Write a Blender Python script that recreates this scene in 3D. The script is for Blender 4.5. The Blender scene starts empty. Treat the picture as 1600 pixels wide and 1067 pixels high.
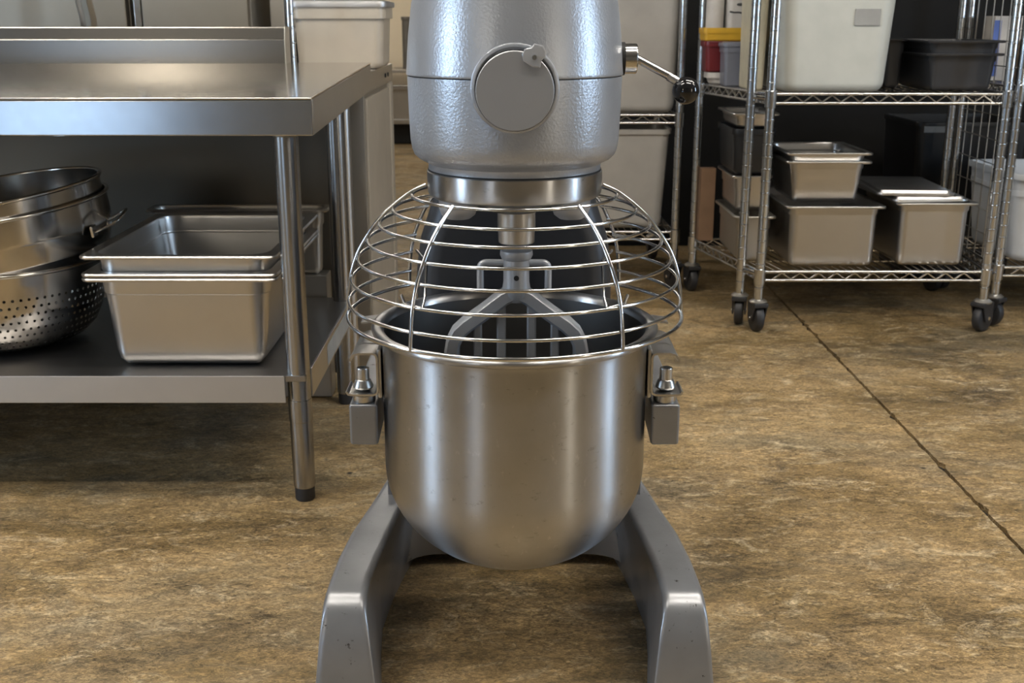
import bpy, bmesh, math, random
from mathutils import Vector, Matrix
random.seed(7)
S = bpy.context.scene
COL = S.collection
R_ = math.radians
# ------------------------------------------------------------------ camera
cam_d = bpy.data.cameras.new('camera')
cam = bpy.data.objects.new('camera', cam_d)
COL.objects.link(cam)
cam.location = (0, 0, 1.05)
cam.rotation_euler = (R_(90 - 16.0), 0, 0)
cam_d.sensor_width = 36.0
cam_d.lens = 1750 / 1600 * 36.0
cam_d.clip_end = 60
cam_d.dof.use_dof = True
cam_d.dof.focus_distance = 1.75
cam_d.dof.aperture_fstop = 11
S.camera = cam
# ------------------------------------------------------------------ world, exposure
W = bpy.data.worlds.new('world')
S.world = W
W.use_nodes = True
W.node_tree.nodes['Background'].inputs[0].default_value = (0.62, 0.78, 1.0, 1)
W.node_tree.nodes['Background'].inputs[1].default_value = 0.6
S.view_settings.view_transform = 'Standard'
S.view_settings.look = 'None'
S.view_settings.gamma = 1
S.view_settings.use_curve_mapping = False
S.view_settings.exposure = 0.20
# daylight at the side windows, plus added warm and low blue openings (an area light fills each opening)
def area_light(name, loc, rot, sx, sy, power, col=(0.58, 0.77, 1.0)):
    l = bpy.data.lights.new(name, 'AREA')
    l.shape = 'RECTANGLE'; l.size = sx; l.size_y = sy; l.energy = power; l.color = col
    o = bpy.data.objects.new(name, l); COL.objects.link(o)
    o.location = loc; o.rotation_euler = rot
    return o
area_light('opening_light', (-4.28, 0.35, 1.45), (0, R_(-90), 0), 1.5, 0.7, 62)
area_light('opening_light', (4.58, 1.25, 1.45), (0, R_(90), 0), 1.5, 0.36, 52)
area_light('opening_light', (-3.05, -3.48, 1.95), (R_(90), 0, 0), 0.30, 1.2, 14, (1.0, 0.88, 0.70))  # unseen warm opening, added to put a streak on the bowl
area_light('opening_light', (4.58, -2.7, 1.35), (0, R_(90), 0), 2.0, 0.40, 28, (1.0, 0.88, 0.70))  # second unseen warm opening, added for the bowl's right streak
area_light('added_low_light', (-3.35, -3.48, 0.40), (R_(90), 0, 0), 1.5, 0.7, 8, (0.45, 0.68, 1.0))  # unseen low opening, shaped to turn the table's front edge blue

# ------------------------------------------------------------------ materials
def nmat(name):
    m = bpy.data.materials.new(name); m.use_nodes = True
    nt = m.node_tree; b = nt.nodes['Principled BSDF']
    return m, nt, b
def node(nt, typ, **kw):
    n = nt.nodes.new(typ)
    for k, v in kw.items():
        if k in n.inputs: n.inputs[k].default_value = v
        else: setattr(n, k, v)
    return n
def ramp(nt, src, stops):
    r = nt.nodes.new('ShaderNodeValToRGB')
    while len(r.color_ramp.elements) < len(stops): r.color_ramp.elements.new(0.5)
    for e, (p, c) in zip(r.color_ramp.elements, stops):
        e.position = p; e.color = (c[0], c[1], c[2], 1) if len(c) == 3 else c
    nt.links.new(src, r.inputs[0])
    return r
def objco(nt, scale=(1, 1, 1)):
    tc = nt.nodes.new('ShaderNodeTexCoord'); mp = nt.nodes.new('ShaderNodeMapping')
    mp.inputs['Scale'].default_value = scale
    nt.links.new(tc.outputs['Object'], mp.inputs[0])
    return mp.outputs[0]
def mix(nt, f, a, b, mode='MIX'):
    m = nt.nodes.new('ShaderNodeMix'); m.data_type = 'RGBA'; m.blend_type = mode
    for s, v in ((0, f), (6, a), (7, b)):
        if hasattr(v, 'links'): nt.links.new(v, m.inputs[s])
        else: m.inputs[s].default_value = v if s == 0 else (v[0], v[1], v[2], 1)
    return m.outputs[2]
def metal(name, col, rough=0.25, var=0.08, grain=(1, 1, 1), gscale=60, bump=0.0, tint=None, metallic=1.0, smudge=0.25, aniso=0.0):
    m, nt, b = nmat(name)
    co = objco(nt, grain)
    n1 = node(nt, 'ShaderNodeTexNoise', Scale=gscale, Detail=3.0, Roughness=0.5); nt.links.new(co, n1.inputs['Vector'])
    n2 = node(nt, 'ShaderNodeTexNoise', Scale=7.0, Detail=7.0, Roughness=0.62); nt.links.new(objco(nt), n2.inputs['Vector'])
    t = tint or tuple(c * 0.72 for c in col)
    r = ramp(nt, n2.outputs[0], [(0.25, t), (0.75, col)])
    c = mix(nt, smudge, col, r.outputs[0])
    nt.links.new(c, b.inputs['Base Color'])
    rr = node(nt, 'ShaderNodeMapRange'); nt.links.new(n1.outputs[0], rr.inputs[0])
    rr.inputs[1].default_value = 0.3; rr.inputs[2].default_value = 0.7
    rr.inputs[3].default_value = rough - var * 0.12; rr.inputs[4].default_value = rough + var * 0.12
    nt.links.new(rr.outputs[0], b.inputs['Roughness'])
    b.inputs['Metallic'].default_value = metallic
    if aniso:
        tg = nt.nodes.new('ShaderNodeTangent'); tg.direction_type = 'RADIAL'; tg.axis = 'Z'
        nt.links.new(tg.outputs[0], b.inputs['Tangent'])
        b.inputs['Anisotropic'].default_value = aniso; b.inputs['Anisotropic Rotation'].default_value = 0.25
    if bump:
        bp = node(nt, 'ShaderNodeBump', Strength=bump, Distance=0.002)
        nt.links.new(n1.outputs[0], bp.inputs['Height']); nt.links.new(bp.outputs[0], b.inputs['Normal'])
    return m
def plain(name, col, rough=0.5, var=0.12, spec=0.5, trans=0.0, scale=12):
    m, nt, b = nmat(name)
    n = node(nt, 'ShaderNodeTexNoise', Scale=scale, Detail=5.0); nt.links.new(objco(nt), n.inputs['Vector'])
    lo = tuple(c * (1 - var) for c in col); hi = tuple(min(1, c * (1 + var)) for c in col)
    r = ramp(nt, n.outputs[0], [(0.3, lo), (0.7, hi)])
    nt.links.new(r.outputs[0], b.inputs['Base Color'])
    b.inputs['Roughness'].default_value = rough
    b.inputs['Specular IOR Level'].default_value = spec
    if trans:
        b.inputs['Transmission Weight'].default_value = trans
    return m
M = {}
M['steel'] = metal('brushed_stainless_steel', (0.58, 0.575, 0.565), 0.30, 0.04, (1, 1, 4), 40)
M['steel_v'] = metal('bowl_spun_steel', (0.50, 0.507, 0.52), 0.32, 0.05, (1, 1, 1), 160, 0.05, (0.31, 0.305, 0.295), aniso=0.92, smudge=0.55)
def scuffs(m):
    nt = m.node_tree; b = nt.nodes['Principled BSDF']; src = b.inputs['Base Color'].links[0].from_socket
    n = node(nt, 'ShaderNodeTexNoise', Scale=42.0, Detail=9.0, Roughness=0.72); nt.links.new(objco(nt, (1, 1, 1.6)), n.inputs['Vector'])
    k = ramp(nt, n.outputs[0], [(0.60, (0, 0, 0)), (0.68, (0.55, 0.55, 0.55))])
    c = mix(nt, k.outputs[0], src, (0.20, 0.19, 0.175))
    n2 = node(nt, 'ShaderNodeTexNoise', Scale=60.0, Detail=8.0, Roughness=0.7); nt.links.new(objco(nt, (1, 1, 0.6)), n2.inputs['Vector'])
    k2 = ramp(nt, n2.outputs[0], [(0.62, (0, 0, 0)), (0.70, (0.5, 0.5, 0.5))])
    c = mix(nt, k2.outputs[0], c, (0.72, 0.72, 0.72))
    nt.links.new(c, b.inputs['Base Color'])
scuffs(M['steel_v'])
M['steel_inner'] = metal('shaded_bowl_inside_steel', (0.22, 0.215, 0.21), 0.42, 0.05, (1, 1, 12), 28)  # same steel as the bowl, darkened: inside shade is in the colour
M['steel_top'] = metal('polished_worktop_steel', (0.62, 0.60, 0.57), 0.13, 0.04, (1, 10, 1), 30)
M['steel_front'] = metal('worn_worktop_edge_steel', (0.60, 0.60, 0.60), 0.20, 0.06, (1, 1, 1), 45, smudge=0.5)
M['steel_pan'] = metal('pan_steel', (0.60, 0.59, 0.575), 0.31, 0.06, (1, 1, 1), 30)
M['steel_dull'] = metal('dull_cabinet_steel', (0.50, 0.48, 0.44), 0.42, 0.08, (1, 1, 1), 20)
M['steel_beige'] = metal('brushed_door_steel', (0.38, 0.335, 0.27), 0.48, 0.05, (8, 1, 1), 12)
M['steel_lip'] = metal('satin_lip_steel', (0.60, 0.595, 0.59), 0.46, 0.05, (1, 1, 1), 20)
M['steel_splash'] = metal('smooth_backsplash_steel', (0.36, 0.345, 0.32), 0.20, 0.04, (1, 1, 6), 20)
M['steel_side'] = metal('pale_side_panel_steel', (0.52, 0.47, 0.39), 0.45, 0.05, (1, 1, 1), 10, metallic=0.45, smudge=0.6)
M['steel_leg'] = metal('worn_tube_steel', (0.44, 0.435, 0.43), 0.24, 0.04, (1, 1, 0.3), 30, smudge=0.6)
M['steel_dark'] = metal('dark_panel_steel', (0.18, 0.16, 0.13), 0.5, 0.08, (1, 1, 1), 10)  # darker than the other counter steel, used on the back panel
M['steel_shelf'] = metal('scuffed_shelf_steel', (0.34, 0.33, 0.32), 0.34, 0.12, (1, 1, 1), 18)
M['steel_pot'] = metal('pot_steel', (0.58, 0.56, 0.53), 0.16, 0.05, (1, 1, 30), 20)
M['chrome'] = metal('chrome_wire', (0.66, 0.66, 0.66), 0.15, 0.04, (1, 1, 1), 40)
M['chrome_post'] = metal('chrome_post', (0.62, 0.64, 0.66), 0.16, 0.04, (1, 1, 1), 40)
M['cast'] = metal('cast_beater_aluminium', (0.44, 0.45, 0.47), 0.36, 0.05, (1, 1, 1), 120, 0.05, metallic=0.35)
M['black'] = plain('black_rubber', (0.022, 0.022, 0.024), 0.5)
M['column'] = metal('shaded_column_paint', (0.036, 0.038, 0.043), 0.40, 0.05, (1, 1, 1), 120, metallic=0.3)  # grey column darkened: shade under head and guard is in the colour
M['gloss_black'] = plain('glossy_black_plastic', (0.008, 0.008, 0.009), 0.06, 0.05, 0.6)
M['groove'] = plain('dark_gasket', (0.012, 0.012, 0.012), 0.7)
M['binblack'] = plain('black_polycarbonate', (0.014, 0.0145, 0.016), 0.32)
M['bindark'] = plain('charcoal_polycarbonate', (0.028, 0.029, 0.032), 0.33)
M['white_bin'] = plain('milky_white_plastic', (0.44, 0.45, 0.415), 0.45, 0.05)
M['grey_bin'] = plain('frosted_grey_plastic', (0.37, 0.36, 0.34), 0.4, 0.06)
M['tub'] = plain('white_tub_plastic', (0.52, 0.54, 0.56), 0.4, 0.05)
M['label_grey'] = plain('grey_label', (0.27, 0.27, 0.26), 0.7)
M['red'] = plain('dark_red_plastic', (0.15, 0.018, 0.022), 0.3)
M['yellow'] = plain('yellow_plastic', (0.62, 0.36, 0.03), 0.4)
M['bluegrey'] = plain('blue_grey_plastic', (0.17, 0.18, 0.22), 0.35)
M['cream'] = plain('cream_plastic', (0.50, 0.46, 0.34), 0.45)
M['jug'] = plain('off_white_jug', (0.55, 0.52, 0.48), 0.45)
M['pale'] = plain('pale_translucent_plastic', (0.40, 0.36, 0.30), 0.3, 0.05)
M['ink'] = plain('dark_marker_ink', (0.06, 0.06, 0.06), 0.7)
M['card'] = plain('brown_cardboard', (0.20, 0.12, 0.07), 0.8)
M['jar'] = plain('brown_jar', (0.20, 0.14, 0.08), 0.35)
M['blue'] = plain('blue_label', (0.10, 0.16, 0.45), 0.5)
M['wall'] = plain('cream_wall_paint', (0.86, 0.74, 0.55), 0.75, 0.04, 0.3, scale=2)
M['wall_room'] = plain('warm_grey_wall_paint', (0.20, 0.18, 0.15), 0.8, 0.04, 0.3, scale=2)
M['shade_backing'] = plain('black_shade_backing', (0.008, 0.008, 0.008), 0.85)  # near-black colour that stands in for shade behind the racks
M['ceiling'] = plain('ceiling_tile_white', (0.28, 0.265, 0.24), 0.85, 0.04)
M['joint'] = plain('dark_joint_filler', (0.03, 0.026, 0.02), 0.9)
M['frame'] = plain('white_frame_paint', (0.5, 0.5, 0.5), 0.5)
M['pipe'] = plain('grey_painted_pipe', (0.16, 0.15, 0.13), 0.5)
def emis(name, col, st):
    m, nt, b = nmat(name)
    b.inputs['Base Color'].default_value = (0.8, 0.8, 0.8, 1)
    b.inputs['Emission Color'].default_value = (*col, 1); b.inputs['Emission Strength'].default_value = st
    return m
M['lamp'] = emis('lit_tube_diffuser', (1.0, 0.93, 0.83), 33.0)
# silver hammered paint of the mixer
def paint():
    m, nt, b = nmat('silver_hammered_paint')
    co = objco(nt)
    n = node(nt, 'ShaderNodeTexNoise', Scale=270.0, Detail=2.0, Roughness=0.5); nt.links.new(co, n.inputs['Vector'])
    n2 = node(nt, 'ShaderNodeTexNoise', Scale=9.0, Detail=5.0); nt.links.new(co, n2.inputs['Vector'])
    r = ramp(nt, n2.outputs[0], [(0.3, (0.37, 0.388, 0.42)), (0.7, (0.44, 0.462, 0.50))])
    nt.links.new(r.outputs[0], b.inputs['Base Color'])
    b.inputs['Metallic'].default_value = 0.55; b.inputs['Roughness'].default_value = 0.33
    bp = node(nt, 'ShaderNodeBump', Strength=0.40, Distance=0.0012)
    nt.links.new(n.outputs[0], bp.inputs['Height']); nt.links.new(bp.outputs[0], b.inputs['Normal'])
    return m
M['paint'] = paint()
M['paint_flat'] = metal('flat_silver_paint', (0.36, 0.365, 0.375), 0.42, 0.05, (1, 1, 1), 300, 0.06, metallic=0.45)
def legpaint():
    m, nt, b = nmat('chipped_silver_paint')
    co = objco(nt)
    n = node(nt, 'ShaderNodeTexNoise', Scale=120.0, Detail=3.0); nt.links.new(co, n.inputs['Vector'])
    n2 = node(nt, 'ShaderNodeTexNoise', Scale=10.0, Detail=6.0); nt.links.new(co, n2.inputs['Vector'])
    n3 = node(nt, 'ShaderNodeTexNoise', Scale=46.0, Detail=8.0, Roughness=0.75); nt.links.new(co, n3.inputs['Vector'])
    r = ramp(nt, n2.outputs[0], [(0.3, (0.235, 0.238, 0.246)), (0.7, (0.30, 0.304, 0.316))])
    chips = ramp(nt, n3.outputs[0], [(0.625, (0, 0, 0)), (0.65, (1, 1, 1))])
    c = mix(nt, chips.outputs[0], r.outputs[0], (0.05, 0.045, 0.04))
    nt.links.new(c, b.inputs['Base Color'])
    b.inputs['Metallic'].default_value = 0.5; b.inputs['Roughness'].default_value = 0.30
    bp = node(nt, 'ShaderNodeBump', Strength=0.12, Distance=0.0015)
    nt.links.new(n.outputs[0], bp.inputs['Height']); nt.links.new(bp.outputs[0], b.inputs['Normal'])
    return m
M['legpaint'] = legpaint()
def floor_mat():
    m, nt, b = nmat('stained_brown_concrete')
    co = objco(nt)
    cs = objco(nt, (0.55, 1.0, 1.0))
    def noi(v, sc, d=8.0, ro=0.6, dist=0.0):
        n = node(nt, 'ShaderNodeTexNoise', Scale=sc, Detail=d, Roughness=ro, Distortion=dist); nt.links.new(v, n.inputs['Vector']); return n.outputs[0]
    big = ramp(nt, noi(cs, 2.1, 9, 0.66, 0.5), [(0.30, (0.070, 0.050, 0.026)), (0.42, (0.200, 0.138, 0.062)), (0.55, (0.322, 0.226, 0.114)), (0.66, (0.225, 0.178, 0.108)), (0.76, (0.120, 0.098, 0.062))])
    grey = ramp(nt, noi(cs, 3.4, 8, 0.65, 0.7), [(0.50, (0, 0, 0)), (0.68, (0.7, 0.7, 0.7))])
    c = mix(nt, grey.outputs[0], big.outputs[0], (0.140, 0.126, 0.094))
    dark = ramp(nt, noi(cs, 7.5, 9, 0.72, 0.9), [(0.34, (0.75, 0.75, 0.75)), (0.48, (0, 0, 0))])
    c = mix(nt, dark.outputs[0], c, (0.075, 0.055, 0.030))
    lite = ramp(nt, noi(cs, 15, 10, 0.78, 1.2), [(0.52, (0, 0, 0)), (0.67, (0.8, 0.8, 0.8))])
    c = mix(nt, lite.outputs[0], c, (0.50, 0.41, 0.27))
    mid = ramp(nt, noi(cs, 34, 8, 0.75, 1.0), [(0.36, (0.72, 0.70, 0.66)), (0.50, (1, 1, 1)), (0.66, (1.25, 1.23, 1.18))])
    c = mix(nt, 1.0, c, mid.outputs[0], 'MULTIPLY')
    fine = noi(cs, 120, 6, 0.8, 1.5)
    fr = ramp(nt, fine, [(0.34, (0.36, 0.36, 0.36)), (0.50, (1.0, 1.0, 1.0)), (0.66, (1.95, 1.9, 1.8))])
    c = mix(nt, 1.0, c, fr.outputs[0], 'MULTIPLY')
    vo = node(nt, 'ShaderNodeTexVoronoi', Scale=5.0); nt.links.new(co, vo.inputs['Vector'])
    sp = ramp(nt, vo.outputs['Distance'], [(0.025, (1, 1, 1)), (0.05, (0, 0, 0))])
    c = mix(nt, sp.outputs[0], c, (0.03, 0.024, 0.018))
    nt.links.new(c, b.inputs['Base Color'])
    rg = ramp(nt, noi(co, 9, 6), [(0.3, (0.34, 0.34, 0.34)), (0.7, (0.58, 0.58, 0.58))])
    nt.links.new(rg.outputs[0], b.inputs['Roughness'])
    b.inputs['Specular IOR Level'].default_value = 0.35
    bp = node(nt, 'ShaderNodeBump', Strength=0.35, Distance=0.003)
    nt.links.new(fine, bp.inputs['Height']); nt.links.new(bp.outputs[0], b.inputs['Normal'])
    return m
M['floor'] = floor_mat()

# ------------------------------------------------------------------ geometry helpers
ORG = {}
class G:
    """Collects vertices and faces of one mesh in world coordinates."""
    def __init__(s): s.v = []; s.f = []
    def add(s, vs, fs):
        n = len(s.v); s.v += [tuple(p) for p in vs]; s.f += [[i + n for i in f] for f in fs]; return s
    def box(s, x0, x1, y0, y1, z0, z1, bev=0.0, seg=2):
        bm = bmesh.new(); bmesh.ops.create_cube(bm, size=1)
        for v in bm.verts:
            v.co = Vector(((x0 + x1) / 2 + v.co.x * (x1 - x0), (y0 + y1) / 2 + v.co.y * (y1 - y0), (z0 + z1) / 2 + v.co.z * (z1 - z0)))
        if bev: bmesh.ops.bevel(bm, geom=bm.edges[:], offset=bev, segments=seg, profile=0.5, affect='EDGES')
        return s.bm(bm)
    def bm(s, bm):
        bm.verts.ensure_lookup_table(); bm.verts.index_update()
        s.add([v.co[:] for v in bm.verts], [[v.index for v in f.verts] for f in bm.faces]); bm.free(); return s
    def lathe(s, prof, c=(0, 0, 0), n=48, axis='z', a0=0.0, a1=2 * math.pi):
        full = abs(a1 - a0) > 6.28
        m = n if full else n + 1
        vs = []
        for (r, h) in prof:
            for k in range(m):
                a = a0 + (a1 - a0) * k / n
                x, y = r * math.cos(a), r * math.sin(a)
                p = (x, y, h) if axis == 'z' else ((h, x, y) if axis == 'x' else (x, h, -y))
                vs.append((c[0] + p[0], c[1] + p[1], c[2] + p[2]))
        fs = []
        for i in range(len(prof) - 1):
            for k in range(n):
                k2 = (k + 1) % m
                fs.append([i * m + k, i * m + k2, (i + 1) * m + k2, (i + 1) * m + k])
        return s.add(vs, fs)
    def cyl(s, a, b, r, n=14, r2=None):
        return s.tube([a, b], r, n, cap=True, r2=r2)
    def tube(s, pts, r, n=8, closed=False, cap=True, r2=None):
        P = [Vector(p) for p in pts]; m = len(P)
        T = []
        for i in range(m):
            if closed: t = P[(i + 1) % m] - P[i - 1]
            else: t = P[min(i + 1, m - 1)] - P[max(i - 1, 0)]
            T.append(t.normalized())
        up = Vector((0, 0, 1)) if abs(T[0].z) < 0.9 else Vector((1, 0, 0))
        nrm = (up - T[0] * up.dot(T[0])).normalized()
        vs = []
        for i in range(m):
            nrm = (nrm - T[i] * nrm.dot(T[i])).normalized(); bi = T[i].cross(nrm)
            ri = r if r2 is None else r + (r2 - r) * i / (m - 1)
            for k in range(n):
                a = 2 * math.pi * k / n
                vs.append(P[i] + nrm * math.cos(a) * ri + bi * math.sin(a) * ri)
        fs = []
        for i in range(m if closed else m - 1):
            j = (i + 1) % m
            for k in range(n):
                k2 = (k + 1) % n
                fs.append([i * n + k, i * n + k2, j * n + k2, j * n + k])
        if cap and not closed:
            fs.append(list(range(n))[::-1]); fs.append([(m - 1) * n + k for k in range(n)])
        return s.add(vs, fs)
    def loft(s, loops, cap0=True, cap1=True):
        n = len(loops[0]); vs = [p for l in loops for p in l]; fs = []
        for i in range(len(loops) - 1):
            for k in range(n):
                k2 = (k + 1) % n
                fs.append([i * n + k, i * n + k2, (i + 1) * n + k2, (i + 1) * n + k])
        if cap0: fs.append(list(range(n))[::-1])
        if cap1: fs.append([(len(loops) - 1) * n + k for k in range(n)])
        return s.add(vs, fs)
    def strip(s, prof, y0, y1, t):
        """A bent sheet: an XZ polyline given thickness t and swept from y0 to y1."""
        P = [Vector((p[0], 0, p[1])) for p in prof]; A = []; B = []
        for i, p in enumerate(P):
            d = (P[min(i + 1, len(P) - 1)] - P[max(i - 1, 0)]).normalized()
            nn = Vector((-d.z, 0, d.x)) * t / 2
            A.append(p + nn); B.append(p - nn)
        loop = A + B[::-1]
        return s.loft([[(p.x, y0, p.z) for p in loop], [(p.x, y1, p.z) for p in loop]])
def rr(w, d, r, z, c=(0, 0), n=5):
    r = min(r, w / 2 - 1e-4, d / 2 - 1e-4); pts = []
    for (sx, sy, a0) in ((1, 1, 0), (-1, 1, 90), (-1, -1, 180), (1, -1, 270)):
        for k in range(n + 1):
            a = R_(a0 + 90 * k / n)
            pts.append((c[0] + sx * (w / 2 - r) + r * math.cos(a), c[1] + sy * (d / 2 - r) + r * math.sin(a), z))
    return pts
def arc(p0, p1, p2, n=6):
    return [tuple((1 - t) ** 2 * a + 2 * t * (1 - t) * b + t * t * c for a, b, c in zip(p0, p1, p2)) for t in [k / n for k in range(n + 1)]]
def mesh(name, g, mat, org=(0, 0, 0), ang=35):
    me = bpy.data.meshes.new(name)
    me.from_pydata([(p[0] - org[0], p[1] - org[1], p[2] - org[2]) for p in g.v], [], g.f)
    me.update(calc_edges=True)
    bm = bmesh.new(); bm.from_mesh(me); bmesh.ops.recalc_face_normals(bm, faces=bm.faces[:]); bm.to_mesh(me); bm.free()
    me.shade_smooth(); me.set_sharp_from_angle(angle=R_(ang))
    me.materials.append(M[mat])
    return me
def place(name, me, parent=None, loc=(0, 0, 0), rot=None):
    o = bpy.data.objects.new(name, me); COL.objects.link(o)
    o.location = loc
    if me:      # flat faces stay flat next to their small rounded edges
        wn = o.modifiers.new('weighted_normal', 'WEIGHTED_NORMAL'); wn.keep_sharp = True; wn.weight = 80
    if rot: o.rotation_euler = rot
    if parent: o.parent = parent
    return o
def part(name, g, mat, parent, ang=35, label=None):
    """A part or sub-part; its geometry is given in world coordinates of an unturned thing."""
    org = ORG[parent.name]
    o = place(name, mesh(name, g, mat, org, ang), parent); ORG[o.name] = org
    if label: o['label'] = label
    return o
def tag(o, label, cat, group=None):
    o['label'] = label; o['category'] = cat
    if group: o['group'] = group
    return o
def thing(name, loc, label, cat, group=None):
    o = place(name, None, None, loc); o.empty_display_size = 0.05; ORG[o.name] = tuple(loc)
    return tag(o, label, cat, group)
def solid(name, g, mat, loc, label, cat, group=None, ang=35):
    o = place(name, mesh(name, g, mat, loc, ang), None, loc); ORG[o.name] = tuple(loc)
    return tag(o, label, cat, group)
def struct(name, g, mat, ang=35, parent=None):
    o = place(name, mesh(name, g, mat, (0, 0, 0), ang), parent); ORG[o.name] = (0, 0, 0)
    if not parent: o['kind'] = 'structure'
    return o

# ------------------------------------------------------------------ the room
XL, XR, YB, YF, ZC = -4.3, 4.6, -3.5, 10.6, 2.85
fl = struct('floor', G().box(XL, XR, YB, YF, -0.10, -0.012), 'joint')
def slab(x0, x1, jag0, jag1):
    n = 700; L = []; Rr = []
    for i in range(n + 1):
        y = YB + (YF - YB) * i / n
        def j(on):
            if not on: return 0
            return random.uniform(0, 0.0030) + (random.uniform(0.003, 0.011) if random.random() < 0.07 else 0)
        L.append((x0 + j(jag0), y)); Rr.append((x1 - j(jag1), y))
    loop = L + Rr[::-1]
    g = G().loft([[(p[0], p[1], -0.012) for p in loop], [(p[0], p[1], -0.0015) for p in loop]], True, False)
    m_ = n + 1
    # top as a strip of quads so that the ragged joint edge stays clean
    g.add([(a[0], a[1], 0.0) for a in L] + [(b[0], b[1], 0.0) for b in Rr], [[i, i + 1, m_ + i + 1, m_ + i] for i in range(n)])
    g.add([(a[0], a[1], -0.0015) for a in L] + [(a[0], a[1], 0) for a in L], [[i, i + 1, m_ + i + 1, m_ + i] for i in range(n)])
    g.add([(a[0], a[1], -0.0015) for a in Rr] + [(a[0], a[1], 0) for a in Rr], [[i, i + 1, m_ + i + 1, m_ + i] for i in range(n)])
    return g
struct('floor_slab', slab(XL, 1.0478, False, True), 'floor', parent=fl)
struct('floor_slab', slab(1.0545, XR, True, False), 'floor', parent=fl)
struct('ceiling', G().box(XL, XR, YB, YF, ZC, ZC + 0.1), 'ceiling')
struct('wall_back', G().box(XL, XR, YF, YF + 0.1, 0, ZC), 'wall')
def wall_with_hole(name, axis, pos, a0, a1, holes, out):
    g = G(); cuts = sorted({a0, a1} | {h for o_ in holes for h in o_[:2]})
    for p0, p1 in zip(cuts[:-1], cuts[1:]):
        zs = [0.0]
        for (h0, h1, z0, z1) in sorted(holes, key=lambda q: q[2]):
            if h0 <= p0 + 1e-6 and p1 <= h1 + 1e-6: zs += [z0, z1]
        zs.append(ZC)
        for q0, q1 in zip(zs[0::2], zs[1::2]):
            lo, hi = sorted((pos, pos + out))
            if axis == 'x': g.box(lo, hi, p0, p1, q0, q1)
            else: g.box(p0, p1, lo, hi, q0, q1)
    return struct(name, g, 'wall_room')
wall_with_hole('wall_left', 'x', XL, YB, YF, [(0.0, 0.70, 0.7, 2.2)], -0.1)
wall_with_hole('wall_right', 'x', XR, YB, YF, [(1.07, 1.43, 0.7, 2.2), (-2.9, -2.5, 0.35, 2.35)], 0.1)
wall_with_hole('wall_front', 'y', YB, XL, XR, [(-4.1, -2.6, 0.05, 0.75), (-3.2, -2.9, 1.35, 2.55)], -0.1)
def win(name, axis, pos, h0, h1, z0, z1):
    g = G(); w = 0.03
    def b(p0, p1, q0, q1):
        if axis == 'x': g.box(pos - 0.02, pos + 0.02, p0, p1, q0, q1)
        else: g.box(p0, p1, pos - 0.02, pos + 0.02, q0, q1)
    b(h0, h0 + w, z0, z1); b(h1 - w, h1, z0, z1); b(h0, h1, z0, z0 + w); b(h0, h1, z1 - w, z1)
    return struct(name, g, 'frame')
win('window_1', 'x', XL - 0.03, 0.0, 0.70, 0.7, 2.2)
win('window_2', 'x', XR + 0.03, 1.07, 1.43, 0.7, 2.2)
win('added_opening_1', 'x', XR + 0.03, -2.9, -2.5, 0.35, 2.35)  # added frame for the warm light on the right
win('added_opening_2', 'y', YB - 0.03, -3.2, -2.9, 1.35, 2.55)  # added frame for the warm light behind the camera
win('added_low_opening', 'y', YB - 0.03, -4.1, -2.6, 0.05, 0.75)  # added low frame for the blue on the table edge
struct('backing_partition', G().box(0.36, XR, 5.35, 5.45, 0, ZC), 'shade_backing')  # added black sheet in place of the unlit depth behind the racks
# ceiling tube lights
k = 0
lamp_me = None
for (x, y) in ((-0.9, 1.0), (0.9, 1.0), (-0.9, 1.9), (0.9, 1.9), (-2.6, 1.6), (2.6, 1.6), (1.9, 2.3), (-1.9, 2.5), (-1.2, 5.4), (-1.6, 7.6), (-0.6, 9.2)):
    t = thing('ceiling_light', (x, y, ZC), 'long tube light on the ceiling outside the picture', 'lamp', 'ceiling tube lights')
    part('housing', G().box(x - 0.62, x + 0.62, y - 0.10, y + 0.10, ZC - 0.05, ZC, 0.01), 'frame', t)
    part('diffuser', G().box(x - 0.60, x + 0.60, y - 0.075, y + 0.075, ZC - 0.075, ZC - 0.05, 0.01), 'lamp', t)

# ------------------------------------------------------------------ the planetary mixer
MX, MY = 0.004, 1.75
mixer = thing('planetary_mixer', (MX, MY, 0), 'silver-grey floor mixer with wire bowl guard and side lever, centre of the room', 'mixer')
def stadium(r, z, back=0.42, n=40):
    pts = [(MX - r, MY + back, z)]
    for k in range(n + 1):
        a = math.pi + math.pi * k / n
        pts.append((MX + r * math.cos(a), MY + r * math.sin(a), z))
    pts.append((MX + r, MY + back, z))
    return pts
# lower gearbox shell
part('head_housing', G().loft([stadium(r, z) for r, z in ((0.132, 0.838), (0.138, 0.842), (0.148, 0.847), (0.1545, 0.853), (0.158, 0.862), (0.1600, 0.875), (0.1615, 0.910), (0.1630, 0.9675), (0.1625, 0.9695))]), 'paint', mixer, 60)
part('head_cover', G().loft([stadium(r, z) for r, z in ((0.1632, 0.9708), (0.1645, 0.9722), (0.1640, 0.976), (0.1625, 1.00), (0.1600, 1.03), (0.1545, 1.075), (0.1530, 1.079), (0.147, 1.13), (0.136, 1.17), (0.115, 1.195), (0.085, 1.205))]), 'paint', mixer, 60)
part('seam_gasket', G().loft([stadium(0.1620, 0.9690), stadium(0.1620, 0.9712)]), 'groove', mixer)
part('neck', G().lathe([(0.0, 0.8300), (0.1335, 0.8300), (0.1335, 0.838), (0.136, 0.842), (0.0, 0.846)], (MX, MY, 0), 64), 'paint', mixer)
part('neck_gasket', G().lathe([(0.0, 0.8275), (0.1345, 0.8275), (0.1345, 0.8302), (0.0, 0.8302)], (MX, MY, 0), 64), 'groove', mixer)
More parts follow.
